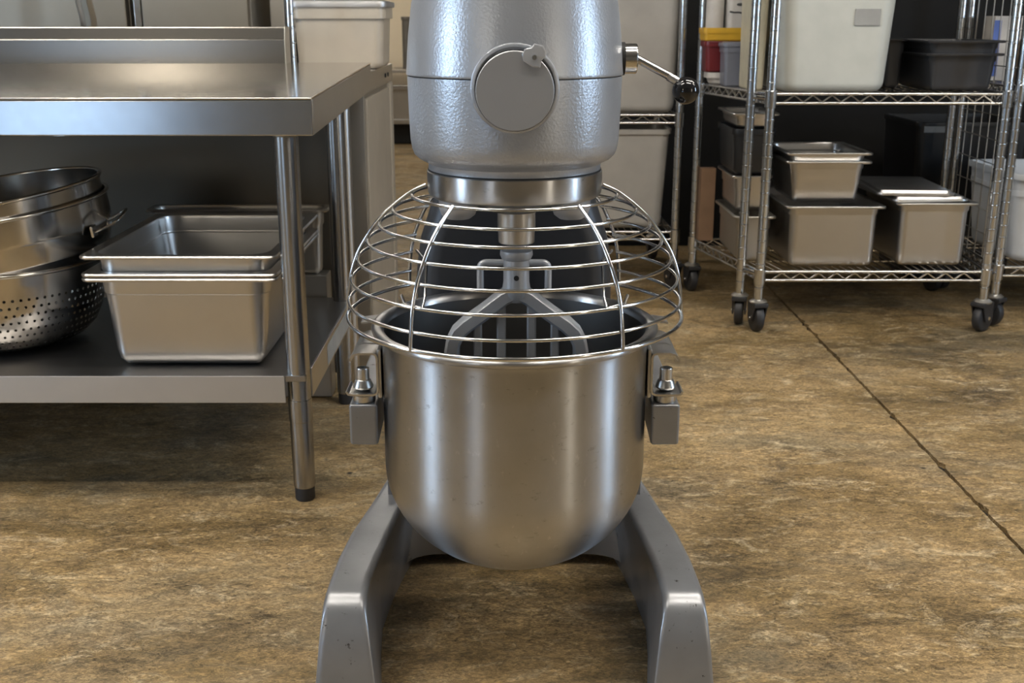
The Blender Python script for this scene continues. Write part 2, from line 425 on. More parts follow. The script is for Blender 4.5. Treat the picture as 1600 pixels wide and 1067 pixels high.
part('collar_ring', G().lathe([(0.0, 0.786), (0.115, 0.786), (0.128, 0.7875), (0.1335, 0.791), (0.1355, 0.796), (0.1360, 0.815), (0.1360, 0.8265), (0.1345, 0.8278), (0.0, 0.8278)], (MX, MY, 0), 96), 'steel_v', mixer, 30, 'polished steel ring under the head')
# attachment hub on the front of the head
HZ = 0.956
part('hub_boss', G().lathe([(0.0, -0.10), (0.0622, -0.10), (0.0622, -0.1585), (0.0612, -0.1625), (0.0590, -0.1640), (0.0560, -0.1640), (0.0555, -0.160), (0.0, -0.160)], (MX, MY, HZ + 0.003), 72, 'y'), 'paint', mixer)
part('hub_gasket', G().lathe([(0.0, -0.150), (0.0556, -0.150), (0.0556, -0.1650), (0.0, -0.1650)], (MX, MY, HZ), 64, 'y'), 'groove', mixer)
part('hub_cap', G().lathe([(0.0, -0.150), (0.0545, -0.150), (0.0545, -0.1735), (0.0532, -0.1752), (0.0, -0.1752)], (MX, MY, HZ), 72, 'y'), 'paint_flat', mixer, 30, 'round flat cap over the attachment hub')
pl = [(-0.013, 0.004), (-0.009, 0.011), (0.000, 0.013), (0.004, 0.018), (0.016, 0.015), (0.020, 0.008), (0.019, 0.001), (0.014, -0.004), (0.012, -0.014), (0.002, -0.013), (-0.011, -0.005)]
lx, lz = MX + 0.0225, 1.0015
part('latch_tab', G().loft([[(lx + a, MY - 0.170, lz + b) for a, b in pl], [(lx + a, MY - 0.1785, lz + b) for a, b in pl], [(lx + a * 0.85, MY - 0.1800, lz + b * 0.85) for a, b in pl]]), 'cast', mixer, 40, 'small bright latch tab on the hub cap rim')
part('latch_rivet', G().lathe([(0.0, -0.1822), (0.003, -0.1820), (0.0038, -0.1798), (0.0038, -0.179)], (lx + 0.004, MY, lz), 16, 'y'), 'chrome', mixer)
# speed lever on the right
part('lever_gasket', G().lathe([(0.0, 0.150), (0.0245, 0.150), (0.0245, 0.1665), (0.0, 0.1665)], (MX, MY, 0.994), 40, 'x'), 'groove', mixer)
lev = part('lever_hub', G().lathe([(0.0, 0.160), (0.0222, 0.160), (0.0222, 0.1835), (0.0212, 0.1850), (0.0, 0.1850)], (MX, MY, 0.994), 48, 'x'), 'chrome', mixer, 30, 'chrome lever hub')
part('lever_rod', G().cyl((MX + 0.176, MY - 0.004, 0.9985), (MX + 0.238, MY - 0.014, 0.9665), 0.0060, 18), 'chrome', lev)
part('lever_ferrule', G().cyl((MX + 0.232, MY - 0.013, 0.9690), (MX + 0.252, MY - 0.017, 0.9575), 0.0066, 18), 'steel', lev)
def sphere(c, r, n=24):
    return G().lathe([(r * math.sin(math.pi * i / n), -r * math.cos(math.pi * i / n)) for i in range(n + 1)], c, 2 * n)
part('lever_knob', sphere((MX + 0.2585, MY - 0.018, 0.948), 0.0205), 'gloss_black', lev, 60, 'glossy black ball knob')
# planetary drive and shaft
part('planetary_drive', G().lathe([(0.0, 0.762), (0.036, 0.762), (0.043, 0.768), (0.045, 0.778), (0.088, 0.780), (0.098, 0.786), (0.098, 0.790), (0, 0.790)], (MX, MY, 0), 56), 'steel_dull', mixer)
for sx in (-1, 1):
    lug = G().lathe([(0.0, 0.755), (0.018, 0.755), (0.026, 0.761), (0.030, 0.772), (0.030, 0.788), (0, 0.788)], (MX + sx * 0.087, MY - 0.028, 0), 28)
    part('drive_lug', lug, 'cast', mixer)
part('drive_shaft', G().lathe([(0.0, 0.711), (0.026, 0.711), (0.0285, 0.713), (0.0290, 0.730), (0.0300, 0.732), (0.0300, 0.764), (0, 0.764)], (MX + 0.003, MY, 0), 40), 'steel', mixer)
# base casting: two feet, rear web and column
def foot(sx):
    # y, top height, outer/inner half width at the top, outer/inner half width on the floor
    P = [(2.24, 0.222, 0.200, 0.165, 0.215, 0.165), (2.08, 0.216, 0.225, 0.178, 0.248, 0.200), (2.00, 0.208, 0.243, 0.188, 0.266, 0.214), (1.90, 0.196, 0.265, 0.203, 0.284, 0.228), (1.79, 0.1935, 0.285, 0.216, 0.298, 0.236), (1.70, 0.192, 0.2935, 0.226, 0.306, 0.229),
         (1.63, 0.190, 0.2965, 0.232, 0.311, 0.220), (1.595, 0.1855, 0.2985, 0.2335, 0.313, 0.216), (1.582, 0.181, 0.2992, 0.2330, 0.3135, 0.2155), (1.568, 0.171, 0.3000, 0.2320, 0.314, 0.215), (1.558, 0.158, 0.3012, 0.2300, 0.3142, 0.2145), (1.550, 0.140, 0.3028, 0.2270, 0.3144, 0.214), (1.541, 0.115, 0.3048, 0.2235, 0.3146, 0.2135), (1.528, 0.06, 0.3095, 0.2170, 0.3148, 0.213), (1.516, 0.003, 0.3148, 0.2125, 0.315, 0.2125)]
    L = []; rb = 0.011
    for (y, z, to, ti, bo, bi) in P:
        r = min(rb, z * 0.45); sec = [(bi, 0.0)]
        sl = (bi - ti) / max(z, 0.01); so = (bo - to) / max(z, 0.01)
        for k in range(5):
            a = math.pi / 2 * k / 4
            sec.append((ti + r * (1 - math.cos(a)) + sl * r * (1 - math.sin(a)), z - r * (1 - math.sin(a))))
        for k in range(5):
            a = math.pi / 2 * (1 - k / 4)
            sec.append((to - r * (1 - math.cos(a)) + so * r * (1 - math.sin(a)), z - r * (1 - math.sin(a))))
        sec.append((bo, 0.0))
        L.append([(MX + sx * x, y, zz) for x, zz in sec])
    return G().loft(L)
for sx in (-1, 1):
    part('foot', foot(sx), 'legpaint', mixer, 40)
pv = [(-0.235, 1.93), (-0.225, 1.93)]
for k_ in range(7):
    a = R_(180 - 90 * k_ / 6); pv.append((-0.145 + 0.07 * math.cos(a), 1.985 + 0.055 * math.sin(a)))
pv += [(-x, y) for x, y in pv[::-1]]
pv += [(0.235, 2.22), (-0.235, 2.22)]
part('base_web', G().loft([[(MX + x, y, z) for x, y in pv] for z in (0.022, 0.225)]), 'legpaint', mixer, 40)
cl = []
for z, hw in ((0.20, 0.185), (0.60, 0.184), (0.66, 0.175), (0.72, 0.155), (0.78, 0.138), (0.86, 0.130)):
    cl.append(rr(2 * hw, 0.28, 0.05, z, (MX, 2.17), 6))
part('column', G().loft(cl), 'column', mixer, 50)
# bowl cradle arms
for sx in (-1, 1):
    xa, xb = sorted((MX + sx * 0.2205, MX + sx * 0.2665))
    bm = bmesh.new(); bmesh.ops.create_cube(bm, size=1)
    for v in bm.verts:
        fr = v.co.y < 0
        v.co = Vector((xa if v.co.x < 0 else xb, 1.700 if fr else 2.10, (0.457 if v.co.z > 0 else (0.387 if fr else 0.43))))
    bmesh.ops.bevel(bm, geom=bm.edges[:], offset=0.005, segments=3, profile=0.5, affect='EDGES')
    arm = part('cradle_arm', G().bm(bm), 'legpaint', mixer)
    cx_ = MX + sx * 0.2435; cy_ = 1.722
    part('pin_washer', G().lathe([(0, 0.456), (0.0165, 0.456), (0.0180, 0.459), (0.0180, 0.468), (0.013, 0.4735), (0, 0.4735)], (cx_, cy_, 0), 28), 'steel', arm)
    part('pin_bolt', G().lathe([(0, 0.47), (0.0155, 0.4795), (0.0165, 0.482), (0.0130, 0.492), (0.0105, 0.494), (0.0105, 0.511), (0.0095, 0.513), (0.0055, 0.513), (0.0055, 0.508), (0, 0.508)], (cx_ + sx * 0.001, cy_, 0), 28), 'steel', arm)
part('cradle_bar', G().box(MX - 0.262, MX + 0.262, 2.02, 2.10, 0.432, 0.456, 0.005), 'legpaint', mixer)
# wire bowl guard
RING = [(0.160, 0.789, 0.0027), (0.190, 0.7665, 0.0027), (0.212, 0.745, 0.0027), (0.231, 0.719, 0.0027), (0.247, 0.691, 0.0027), (0.258, 0.659, 0.0027), (0.2635, 0.6245, 0.0027)]
A_ = R_(136)
def ringpts(r, z, n=72, a=A_):
    return [(MX + r * math.sin(-a + 2 * a * i / n), MY - r * math.cos(-a + 2 * a * i / n), z) for i in range(n + 1)]
guard = part('bowl_guard', G().tube(ringpts(0.2665, 0.5985, 96), 0.0034, 10), 'chrome', mixer, 60, 'chrome wire guard over the bowl')
for (r, z, w) in RING:
    part('guard_ring', G().tube(ringpts(r, z), w, 8), 'chrome', guard, 60)
def rib(phi, ext=0.0, top=True):
    pr = [(0.2665, 0.5985)] + [(r + 0.0028, z + 0.0022) for r, z, w in RING[::-1]]
    pr[0] = (0.2685, 0.5965)
    if top: pr.append((0.138, 0.803))
    # smooth with midpoints
    out = []
    for i in range(len(pr) - 1):
        p0 = pr[max(i - 1, 0)]; p1 = pr[i]; p2 = pr[i + 1]; p3 = pr[min(i + 2, len(pr) - 1)]
        for t in (0, 0.25, 0.5, 0.75):
            q = [0.5 * ((2 * b) + (-a + c) * t + (2 * a - 5 * b + 4 * c - d) * t * t + (-a + 3 * b - 3 * c + d) * t ** 3) for a, b, c, d in zip(p0, p1, p2, p3)]
            out.append(q)
    out.append(pr[-1])
    return [(MX + r * math.sin(phi), MY - r * math.cos(phi), z) for r, z in out]
for d in (-136, -90, -33.5, 35, 90, 136):
    part('guard_rib', G().tube(rib(R_(d), top=80 < abs(d) < 100), 0.0031, 8), 'chrome', guard, 60)
# bent hooks that keep the guard over the bowl
for sx in (-1, 1):
    h = [(MX + sx * 0.186, MY + 0.035, 0.618), (MX + sx * 0.180, MY + 0.03, 0.604), (MX + sx * 0.150, MY + 0.02, 0.598), (MX + sx * 0.146, MY + 0.028, 0.616), (MX + sx * 0.148, MY + 0.10, 0.66), (MX + sx * 0.172, MY + 0.19, 0.66)]
    part('guard_hook', G().tube(h, 0.0028, 8), 'chrome', guard, 60)
# upright U frame behind the shaft
uf = [(MX - 0.062, 2.0, 0.545)] + arc((MX - 0.062, 2.0, 0.614), (MX - 0.062, 2.0, 0.626), (MX - 0.05, 2.0, 0.626)) + arc((MX + 0.05, 2.0, 0.626), (MX + 0.062, 2.0, 0.626), (MX + 0.062, 2.0, 0.614)) + [(MX + 0.062, 2.0, 0.545)]
part('bowl_back_stop', G().tube(uf, 0.0065, 10), 'cast', mixer, 60)

# ------------------------------------------------------------------ mixing bowl
bowl = thing('mixing_bowl', (MX, MY, 0.170), 'large brushed steel mixing bowl hanging under the wire guard', 'bowl')
R0, ZB, RV = 0.2145, 0.348, 0.178
outer = [(R0 * math.sin(a), ZB - RV * math.cos(a)) for a in [math.pi / 2 * i / 22 for i in range(23)]]
outer += [(R0, 0.42), (R0, 0.50), (R0 + 0.0005, 0.560), (R0 + 0.003, 0.570)]
inner = [(R0 - 0.004, 0.571), (R0 - 0.004, 0.50), (R0 - 0.004, 0.40)] + [((R0 - 0.004) * math.sin(a), ZB - (RV - 0.004) * math.cos(a)) for a in [math.pi / 2 * i / 22 for i in range(22, -1, -1)]]
part('bowl_body', G().lathe(outer + inner[:1], (MX, MY, 0), 128), 'steel_v', bowl, 40)
part('bowl_inside', G().lathe(inner, (MX, MY, 0), 128), 'steel_inner', bowl, 40)
rim = [(R0 - 0.004, 0.571), (R0 + 0.003, 0.5695), (R0 + 0.010, 0.5705), (R0 + 0.0145, 0.5735), (R0 + 0.0160, 0.578), (R0 + 0.0140, 0.582), (R0 + 0.010, 0.5835), (R0 + 0.003, 0.5825), (R0 - 0.003, 0.578), (R0 - 0.004, 0.571)]
part('bowl_rim', G().lathe(rim, (MX, MY, 0), 128), 'steel_v', bowl, 60)
for sx in (-1, 1):
    pr = [(0.269, 0.4795), (0.266, 0.4745), (0.2585, 0.4735), (0.226, 0.4735), (0.2205, 0.4760), (0.2185, 0.482), (0.2185, 0.534), (0.2205, 0.5405), (0.226, 0.5425), (0.246, 0.5425), (0.256, 0.540), (0.2605, 0.5335), (0.2610, 0.530)]
    e = part('bowl_ear', G().strip([(MX + sx * a, b) for a, b in pr], 1.698, 1.752, 0.0032), 'steel', bowl)
    part('ear_flap', G().strip([(MX + sx * a, b) for a, b in ((0.2205, 0.5405), (0.226, 0.5440), (0.246, 0.5440), (0.256, 0.540), (0.2605, 0.5335))], 1.752, 1.83, 0.0032), 'steel', e)
    part('ear_weld_pad', G().box(*sorted((MX + sx * 0.2120, MX + sx * 0.2195)), 1.705, 1.80, 0.466, 0.548, 0.003), 'steel', e)
    part('rear_catch', G().strip([(MX + sx * a, b) for a, b in ((0.214, 0.5555), (0.240, 0.5565), (0.262, 0.5535))], 1.845, 1.885, 0.003), 'steel', bowl)
# ------------------------------------------------------------------ flat beater
beater = thing('flat_beater', (MX + 0.003, MY, 0.24), 'grey cast flat beater with upright bars inside the mixing bowl', 'beater')
BX = MX + 0.003
part('beater_collar', G().lathe([(0.012, 0.702), (0.021, 0.702), (0.0255, 0.699), (0.0262, 0.692), (0.0235, 0.686), (0.0200, 0.684), (0.012, 0.684), (0.012, 0.702)], (BX, MY, 0), 40), 'cast', beater)
part('beater_shank', G().lathe([(0.0, 0.714), (0.012, 0.714), (0.012, 0.6855), (0.0205, 0.6855), (0.0208, 0.648), (0.0225, 0.638), (0.0225, 0.628), (0.016, 0.616), (0, 0.612)], (BX, MY, 0), 40), 'cast', beater)
part('bayonet_slot', G().lathe([(0.0, -0.0216), (0.0042, -0.0216), (0.0042, -0.0185), (0, -0.0185)], (BX, MY, 0.658), 16, 'y'), 'groove', beater)
def bar(pts, w, d):
    """Flat bar following pts (x, z) in the plane y = MY: width w, depth d, edges chamfered."""
    P = [Vector((p[0], p[1])) for p in pts]; loops = []
    for i, p in enumerate(P):
        t = (P[min(i + 1, len(P) - 1)] - P[max(i - 1, 0)]).normalized(); nn = Vector((-t.y, t.x))
        c = 0.35
        sec = [(w / 2, d / 2 * (1 - c)), (w / 2 * (1 - c), d / 2), (-w / 2 * (1 - c), d / 2), (-w / 2, d / 2 * (1 - c)), (-w / 2, -d / 2 * (1 - c)), (-w / 2 * (1 - c), -d / 2), (w / 2 * (1 - c), -d / 2), (w / 2, -d / 2 * (1 - c))]
        loops.append([(BX + p.x + nn.x * a, MY + b, p.y + nn.y * a) for a, b in sec])
    return G().loft(loops)
for sx in (-1, 1):
    sh = [(-sx * 0.012, 0.634), (0.000, 0.632), (sx * 0.02, 0.623), (sx * 0.055, 0.596), (sx * 0.080, 0.578), (sx * 0.094, 0.565), (sx * 0.102, 0.549), (sx * 0.1045, 0.535), (sx * 0.1045, 0.50), (sx * 0.105, 0.40), (sx * 0.102, 0.33), (sx * 0.085, 0.28), (sx * 0.05, 0.252), (0, 0.243)]
    part('beater_frame', bar(sh, 0.0245, 0.036), 'cast', beater, 40)
    part('beater_bar', bar([(sx * 0.0625, 0.585), (sx * 0.0625, 0.265)], 0.014, 0.016), 'cast', beater, 40)
    part('beater_bar', bar([(sx * 0.0245, 0.608), (sx * 0.0245, 0.25)], 0.0150, 0.016), 'cast', beater, 40)

# ------------------------------------------------------------------ steel work table, left
TX = -0.404
table = thing('work_table', (-1.2, 2.8, 0), 'long stainless steel work table with shelf and backsplash, left', 'table')
def tz(y): return 0.9005 + (y - 2.30) * 0.0335
def slope_slab(x0, x1, y0, y1, thick):
    return [(x0, y0, tz(y0) - thick), (x1, y0, tz(y0) - thick), (x1, y1, tz(y1) - thick), (x0, y1, tz(y1) - thick), (x0, y0, tz(y0)), (x1, y0, tz(y0)), (x1, y1, tz(y1)), (x0, y1, tz(y1))]
HEX = [[0, 1, 2, 3], [4, 5, 6, 7], [0, 1, 5, 4], [1, 2, 6, 5], [2, 3, 7, 6], [3, 0, 4, 7]]
def bevhex(vs, off):
    bm = bmesh.new(); V = [bm.verts.new(v) for v in vs]
    for f in HEX: bm.faces.new([V[i] for i in f])
    bmesh.ops.recalc_face_normals(bm, faces=bm.faces[:])
    bmesh.ops.bevel(bm, geom=bm.edges[:], offset=off, segments=3, profile=0.5, affect='EDGES')
    return G().bm(bm)
top = part('table_top', bevhex(slope_slab(-2.5, TX, 2.30, 3.30, 0.0045), 0.0018), 'steel_top', table)
part('front_apron', G().box(-2.5, TX - 0.0005, 2.3005, 2.318, 0.824, 0.8958, 0.003), 'steel_front', top)
part('side_apron', bevhex([(TX - 0.016, 2.3185, 0.824), (TX - 0.0005, 2.3185, 0.824), (TX - 0.0005, 3.295, 0.856), (TX - 0.016, 3.295, 0.856), (TX - 0.016, 2.3185, 0.8962), (TX - 0.0005, 2.3185, 0.8962), (TX - 0.0005, 3.295, 0.9288), (TX - 0.016, 3.295, 0.9288)], 0.003), 'steel', top)
# backsplash with a sloped top return
bs = [(3.255, tz(3.255) - 0.004), (3.255, 0.9965), (3.2565, 0.9985), (3.2590, 1.0000), (3.2640, 1.0290), (3.2655, 1.0315), (3.2690, 1.0325), (3.325, 1.0325), (3.325, 0.90), (3.30, 0.90)]
part('backsplash', G().loft([[(x, y, z) for y, z in bs] for x in (-2.5, -0.640)]), 'steel_splash', table, 20)
part('backsplash_end_cap', G().loft([[(x, y, z) for y, z in bs] for x in (-0.640, -0.637)]), 'steel_dull', table, 20)
LEGX = -0.472
def table_leg(x, y, ztop):
    l = part('leg', G().lathe([(0, 0.032), (0.0235, 0.032), (0.0245, 0.036), (0.0250, 0.12), (0.0252, 0.30), (0.0255, ztop), (0, ztop)], (x, y, 0), 32), 'steel_leg', table)
    part('leg_foot', G().lathe([(0, 0.0), (0.0205, 0.0), (0.0225, 0.004), (0.0225, 0.030), (0.0215, 0.034), (0, 0.034)], (x, y, 0), 28), 'black', l)
    part('leg_ferrule', G().lathe([(0.0256, 0.190), (0.0262, 0.192), (0.0262, 0.240), (0.0256, 0.242)], (x, y, 0), 32), 'steel_leg', l)
    part('leg_socket', G().lathe([(0.0256, ztop - 0.06), (0.0290, ztop - 0.058), (0.0290, ztop), (0, ztop)], (x, y, 0), 32), 'steel_dull', l)
for x in (LEGX, -2.40):
    table_leg(x, 2.362, 0.878); table_leg(x, 3.03, 0.902)
shelf = part('shelf', G().box(-2.5, -0.452, 2.335, 3.06, 0.288, 0.302, 0.002), 'steel_shelf', table)
part('shelf_front_lip', G().box(-2.5, -0.497, 2.330, 2.3345, 0.241, 0.3030, 0.0015), 'steel_lip', shelf)
part('shelf_side_lip', G().box(-0.4515, -0.447, 2.385, 3.01, 0.238, 0.3040, 0.0015), 'steel', shelf)
part('shelf_tape', G().box(-0.4467, -0.4462, 2.60, 3.0, 0.245, 0.294), 'label_grey', shelf, 35, 'worn pale tape strip on the shelf edge')

# ------------------------------------------------------------------ pans, bins and tubs: builders
def pan_geo(c, w, d, h, rim=0.016, taper=0.012, r=0.035, rb=0.02, t=0.002, shoulder=0.05, rolled=0.004, rf=0.020):
    """Steam-table pan standing at c=(x,y,z); w, d are the size across the flange."""
    x, y, z = c; bw, bd = w - 2 * rim, d - 2 * rim
    L = []
    def lp(dw, zz, rad=None): L.append(rr(bw + dw, bd + dw, (rad or r) + dw / 2, z + zz, (x, y)))
    lp(-2 * taper - 2 * rb, 0.0)
    for k in range(1, 4):
        a = math.pi / 2 * k / 3
        lp(-2 * taper - 2 * rb * (1 - math.sin(a)), rb * (1 - math.cos(a)))
    sh = min(shoulder, h * 0.4)
    lp(-0.010, h - sh); lp(-0.002, h - sh + 0.006); lp(0, h - 0.012); lp(0.004, h - 0.006)
    def fl(dw, zz): L.append(rr(bw + dw, bd + dw, rf + (dw - 2 * rim) / 2, z + zz, (x, y)))
    fl(2 * rim - 0.008, h - 0.0045); fl(2 * rim - 0.006, h - 0.0045 - rolled); fl(2 * rim, h - 0.004 - rolled); fl(2 * rim + 0.003, h - 0.003); fl(2 * rim - 0.002, h)
    lp(0.004, h - 0.001); lp(-2 * t, h - 0.008); lp(-2 * t - 0.002, h - sh + 0.004); lp(-0.010 - 2 * t, h - sh)
    lp(-2 * taper - 2 * t, rb + t); lp(-2 * taper - 1.2 * rb, t + 0.003); lp(-2 * taper - 2 * rb - 2 * t, t)
    return G().loft(L)
def pan(name, c, w, d, h, mat, label, cat, group=None, rotz=0, **kw):
    g = pan_geo((0, 0, 0), w, d, h, **kw)
    o = place(name, mesh(name, g, mat), None, c, (0, 0, rotz)); ORG[o.name] = c
    return tag(o, label, cat, group)
def bin_geo(c, w, d, h, w2=None, d2=None, r=0.05, rb=0.04, t=0.004, lip=0.010):
    """Open bin: w x d at the base, w2 x d2 at the top, rolled lip."""
    x, y, z = c; w2 = w2 or w; d2 = d2 or d; L = []
    def lp(f, dw, zz): L.append(rr(w + (w2 - w) * f + dw, d + (d2 - d) * f + dw, max(0.004, r + dw / 2), z + zz, (x, y), 6))
    lp(0, -2 * rb, 0)
    for k in range(1, 5):
        a = math.pi / 2 * k / 4; zz = rb * (1 - math.cos(a)); lp(zz / h, -2 * rb * (1 - math.sin(a)), zz)
    lp(0.5, 0, h * 0.5); lp(1 - 0.02 / h, 0, h - 0.02); lp(1, 2 * lip * 0.9, h - 0.02); lp(1, 2 * lip, h - 0.016); lp(1, 2 * lip, h - 0.003); lp(1, 2 * lip * 0.8, h)
    lp(1, -2 * t, h); lp(0.5, -2 * t, h * 0.5); lp(0.1, -2 * t - rb * 0.6, t + rb * 0.4); lp(0, -2 * rb - 2 * t, t)
    return G().loft(L)
def lid_geo(c, w, d, h=0.012, r=0.03, rise=0.006):
    x, y, z = c; L = []
    for dw, zz in ((-0.02, 0.001), (0, 0), (0.002, h * 0.5), (-0.001, h), (-0.022, h), (-0.030, h + rise), (-0.05, h + rise)):
        L.append(rr(w + dw, d + dw, max(0.005, r + dw / 2), z + zz, (x, y)))
    return G().loft(L)

# ------------------------------------------------------------------ on the table shelf
SZ = 0.3025
NP = 'three nested pans on the table shelf'
for nm, dz, lab in (('hotel_pan', 0.0, 'lowest and deepest of three nested steel pans on the table shelf'), ('hotel_pan', 0.0100, 'middle one of three nested steel pans, only its rim showing'), ('hotel_pan', 0.0490, 'topmost empty steel pan nested in the stack on the table shelf')):
    pan(nm, (-0.7185, 2.632, SZ + dz), 0.424, 0.560, 0.2130, 'steel_pan', lab, 'pan', NP, rim=0.026, taper=0.018, r=0.045, rb=0.036, shoulder=0.045, t=0.0006, rolled=0.003)
# dark shallow pan leaning behind the nested pans
pan('roasting_pan', (-0.76, 3.105, 0.36), 0.50, 0.10, 0.19, 'steel_dull', 'dull steel pan standing behind the nested pans under the table', 'pan', None, 0.0, r=0.03, taper=0.01)
blk = solid('steel_crate', G().box(-1.0, -0.52, 3.07, 3.15, SZ - 0.30, 0.362, 0.004), 'steel_dull', (-0.76, 3.11, 0.0), 'low steel box on the floor behind the work table shelf', 'box')
# colander with real holes
CX, CY = -1.222, 2.63
colander = thing('colander', (CX, CY, SZ), 'perforated steel colander holding two pots on the table shelf', 'colander')
def seg2(a, b, t): return tuple(p + (q - p) * t for p, q in zip(a, b))
def colander_geo():
    g = G(); RC, h = 0.238, 0.180
    CP = [(0.115, 0.004), (0.150, 0.008), (0.180, 0.021), (0.203, 0.044), (0.218, 0.075), (0.227, 0.109), (0.232, 0.143), (0.236, 0.177), (0.238, 0.201)]
    CL = [0.0]
    for p, q in zip(CP[:-1], CP[1:]): CL.append(CL[-1] + math.dist(p, q))
    def prof(s):   # s 0..1 along the wall from the foot up to the rim
        d = s * CL[-1]
        for k_ in range(len(CP) - 1):
            if d <= CL[k_ + 1] + 1e-9:
                return seg2(CP[k_], CP[k_ + 1], (d - CL[k_]) / (CL[k_ + 1] - CL[k_]))
        return CP[-1]
    n = 84
    def P(u, s):
        r, z = prof(s); a = 2 * math.pi * u / n
        return (CX + r * math.cos(a), CY + r * math.sin(a), SZ + z)
    g.lathe([(0, 0.004), (0.115, 0.004)], (CX, CY, SZ), n)
    rows = 11; s0, s1 = 0.06, 0.82
    g.add([P(u, 0.0) for u in range(n)] + [P(u, s0) for u in range(n)], [[i, (i + 1) % n, n + (i + 1) % n, n + i] for i in range(n)])
    for rI in range(rows):
        sa, sb = s0 + (s1 - s0) * rI / rows, s0 + (s1 - s0) * (rI + 1) / rows
        off = 0.5 * (rI % 2)
        for u in range(n):
            u0 = u + off; sm = (sa + sb) / 2; ds = (sb - sa)
            B = [P(u0, sa), P(u0 + 0.5, sa), P(u0 + 1, sa), P(u0 + 1, sm), P(u0 + 1, sb), P(u0 + 0.5, sb), P(u0, sb), P(u0, sm)]
            O = []
            for k_ in range(8):
                a = R_(-135 + 45 * k_); O.append(P(u0 + 0.5 + 0.20 * math.cos(a), sm + 0.20 * ds * math.sin(a)))
            g.add(B + O, [[k_, (k_ + 1) % 8, 8 + (k_ + 1) % 8, 8 + k_] for k_ in range(8)])
    N = 8; vs = []; 
    for i in range(N + 1):
        s = s1 + (1 - s1) * i / N; vs += [P(u, s) for u in range(n)]
    g.add(vs, [[i * n + u, i * n + (u + 1) % n, (i + 1) * n + (u + 1) % n, (i + 1) * n + u] for i in range(N) for u in range(n)])
    return g
part('colander_bowl', colander_geo(), 'steel_pot', colander, 50)
part('colander_rim', G().tube([(CX + 0.2385 * math.cos(2 * math.pi * i / 72), CY + 0.2385 * math.sin(2 * math.pi * i / 72), SZ + 0.202) for i in range(72)], 0.0045, 8, closed=True), 'steel_pot', colander, 60)
def pot(c, R, h, tilt, label, foot_r, hand):
    t = thing('stock_pot', c, label, 'pot', 'two pots nested in the colander')
    def L(prof, n=72): return G().lathe(prof, c, n)
    part('pot_body', L([(0, 0), (foot_r, 0.0), (foot_r + 0.02, 0.006), (R - 0.014, h * 0.42), (R - 0.012, h * 0.44), (R - 0.004, h * 0.62), (R - 0.002, h * 0.66), (R, h * 0.70), (R, h - 0.004), (R - 0.003, h - 0.004), (R - 0.003, h * 0.70), (R - 0.014, h * 0.42), (foot_r + 0.018, 0.009), (0, 0.004)]), 'steel_pot', t, 40)
    part('pot_rim', G().tube([(c[0] + (R + 0.002) * math.cos(2 * math.pi * i / 72), c[1] + (R + 0.002) * math.sin(2 * math.pi * i / 72), c[2] + h - 0.003) for i in range(72)], 0.0048, 8, closed=True), 'steel_pot', t, 60)
    if hand:
        hx, hy, hz = c[0] + R * math.cos(R_(-6)), c[1] + R * math.sin(R_(-6)), c[2] + h * hand
        pts = [(hx - 0.004, hy - 0.05, hz), (hx + 0.035, hy - 0.045, hz + 0.01)] + arc((hx + 0.05, hy - 0.035, hz + 0.018), (hx + 0.062, hy, hz + 0.030), (hx + 0.05, hy + 0.035, hz + 0.03)) + [(hx + 0.03, hy + 0.045, hz + 0.02), (hx - 0.004, hy + 0.05, hz + 0.006)]
        part('pot_handle', G().tube(pts, 0.0036, 8), 'steel_pot', t, 60)
        for dy in (-0.05, 0.05):
            part('handle_plate', G().box(hx - 0.008, hx - 0.001, hy + dy - 0.014, hy + dy + 0.014, hz - 0.01, hz + 0.016, 0.002), 'steel_pot', t)
    t.rotation_euler = tilt
    return t
pot((-1.184, 2.63, 0.432), 0.243, 0.205, (R_(3), R_(-6.5), 0), 'lower tilted steel pot with wire handle, sitting in the colander', 0.15, 0.62)
pot((-1.186, 2.63, 0.467), 0.236, 0.205, (R_(3), R_(-7.5), 0), 'upper tilted steel pot nested in the lower pot, topmost over the colander', 0.14, 0)

# ------------------------------------------------------------------ counter behind the table
counter = thing('steel_counter', (-1.4, 3.65, 0), 'stainless steel counter with plain side panel standing behind the work table', 'counter')
part('counter_body', G().box(-2.5, -0.432, 3.34, 4.02, 0.0, 0.845, 0.004), 'steel_dull', counter)
part('counter_top', G().box(-2.5, -0.420, 3.34, 4.04, 0.845, 0.905, 0.004), 'steel', counter)
part('side_panel', G().box(-0.432, -0.424, 3.345, 3.95, 0.03, 0.830, 0.002), 'steel_side', counter)
part('corner_post', G().box(-0.436, -0.418, 3.955, 4.02, 0.0, 0.845, 0.004), 'steel_side', counter)
part('counter_leg', G().lathe([(0, 0.0), (0.018, 0.0), (0.018, 0.845), (0, 0.845)], (-0.462, 3.12, 0), 24), 'steel', counter)
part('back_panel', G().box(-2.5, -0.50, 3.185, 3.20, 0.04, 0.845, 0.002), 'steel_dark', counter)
for y in (3.80, 3.88):
    part('bolt_head', G().lathe([(0, 0.0), (0.006, 0.0), (0.007, 0.002), (0.007, 0.004)], (-0.4205, y, 0.875), 14, 'x'), 'groove', counter)
# lidded storage container on the counter
cont = thing('food_container', (-0.53, 3.66, 0.905), 'pale plastic container with flat steel lid standing on the counter behind the table', 'container')
part('container_body', bin_geo((-0.530, 3.665, 0.906), 0.262, 0.22, 0.186, 0.278, 0.235, 0.03, 0.02, 0.003, 0.004), 'pale', cont)
part('container_band', G().loft([rr(0.290, 0.2465, 0.03, z, (-0.530, 3.665)) for z in (1.055, 1.058, 1.086, 1.089)]), 'pale', cont)
part('container_lid', lid_geo((-0.530, 3.665, 1.089), 0.302, 0.258, 0.016, 0.03, 0.004), 'steel_lip', cont)
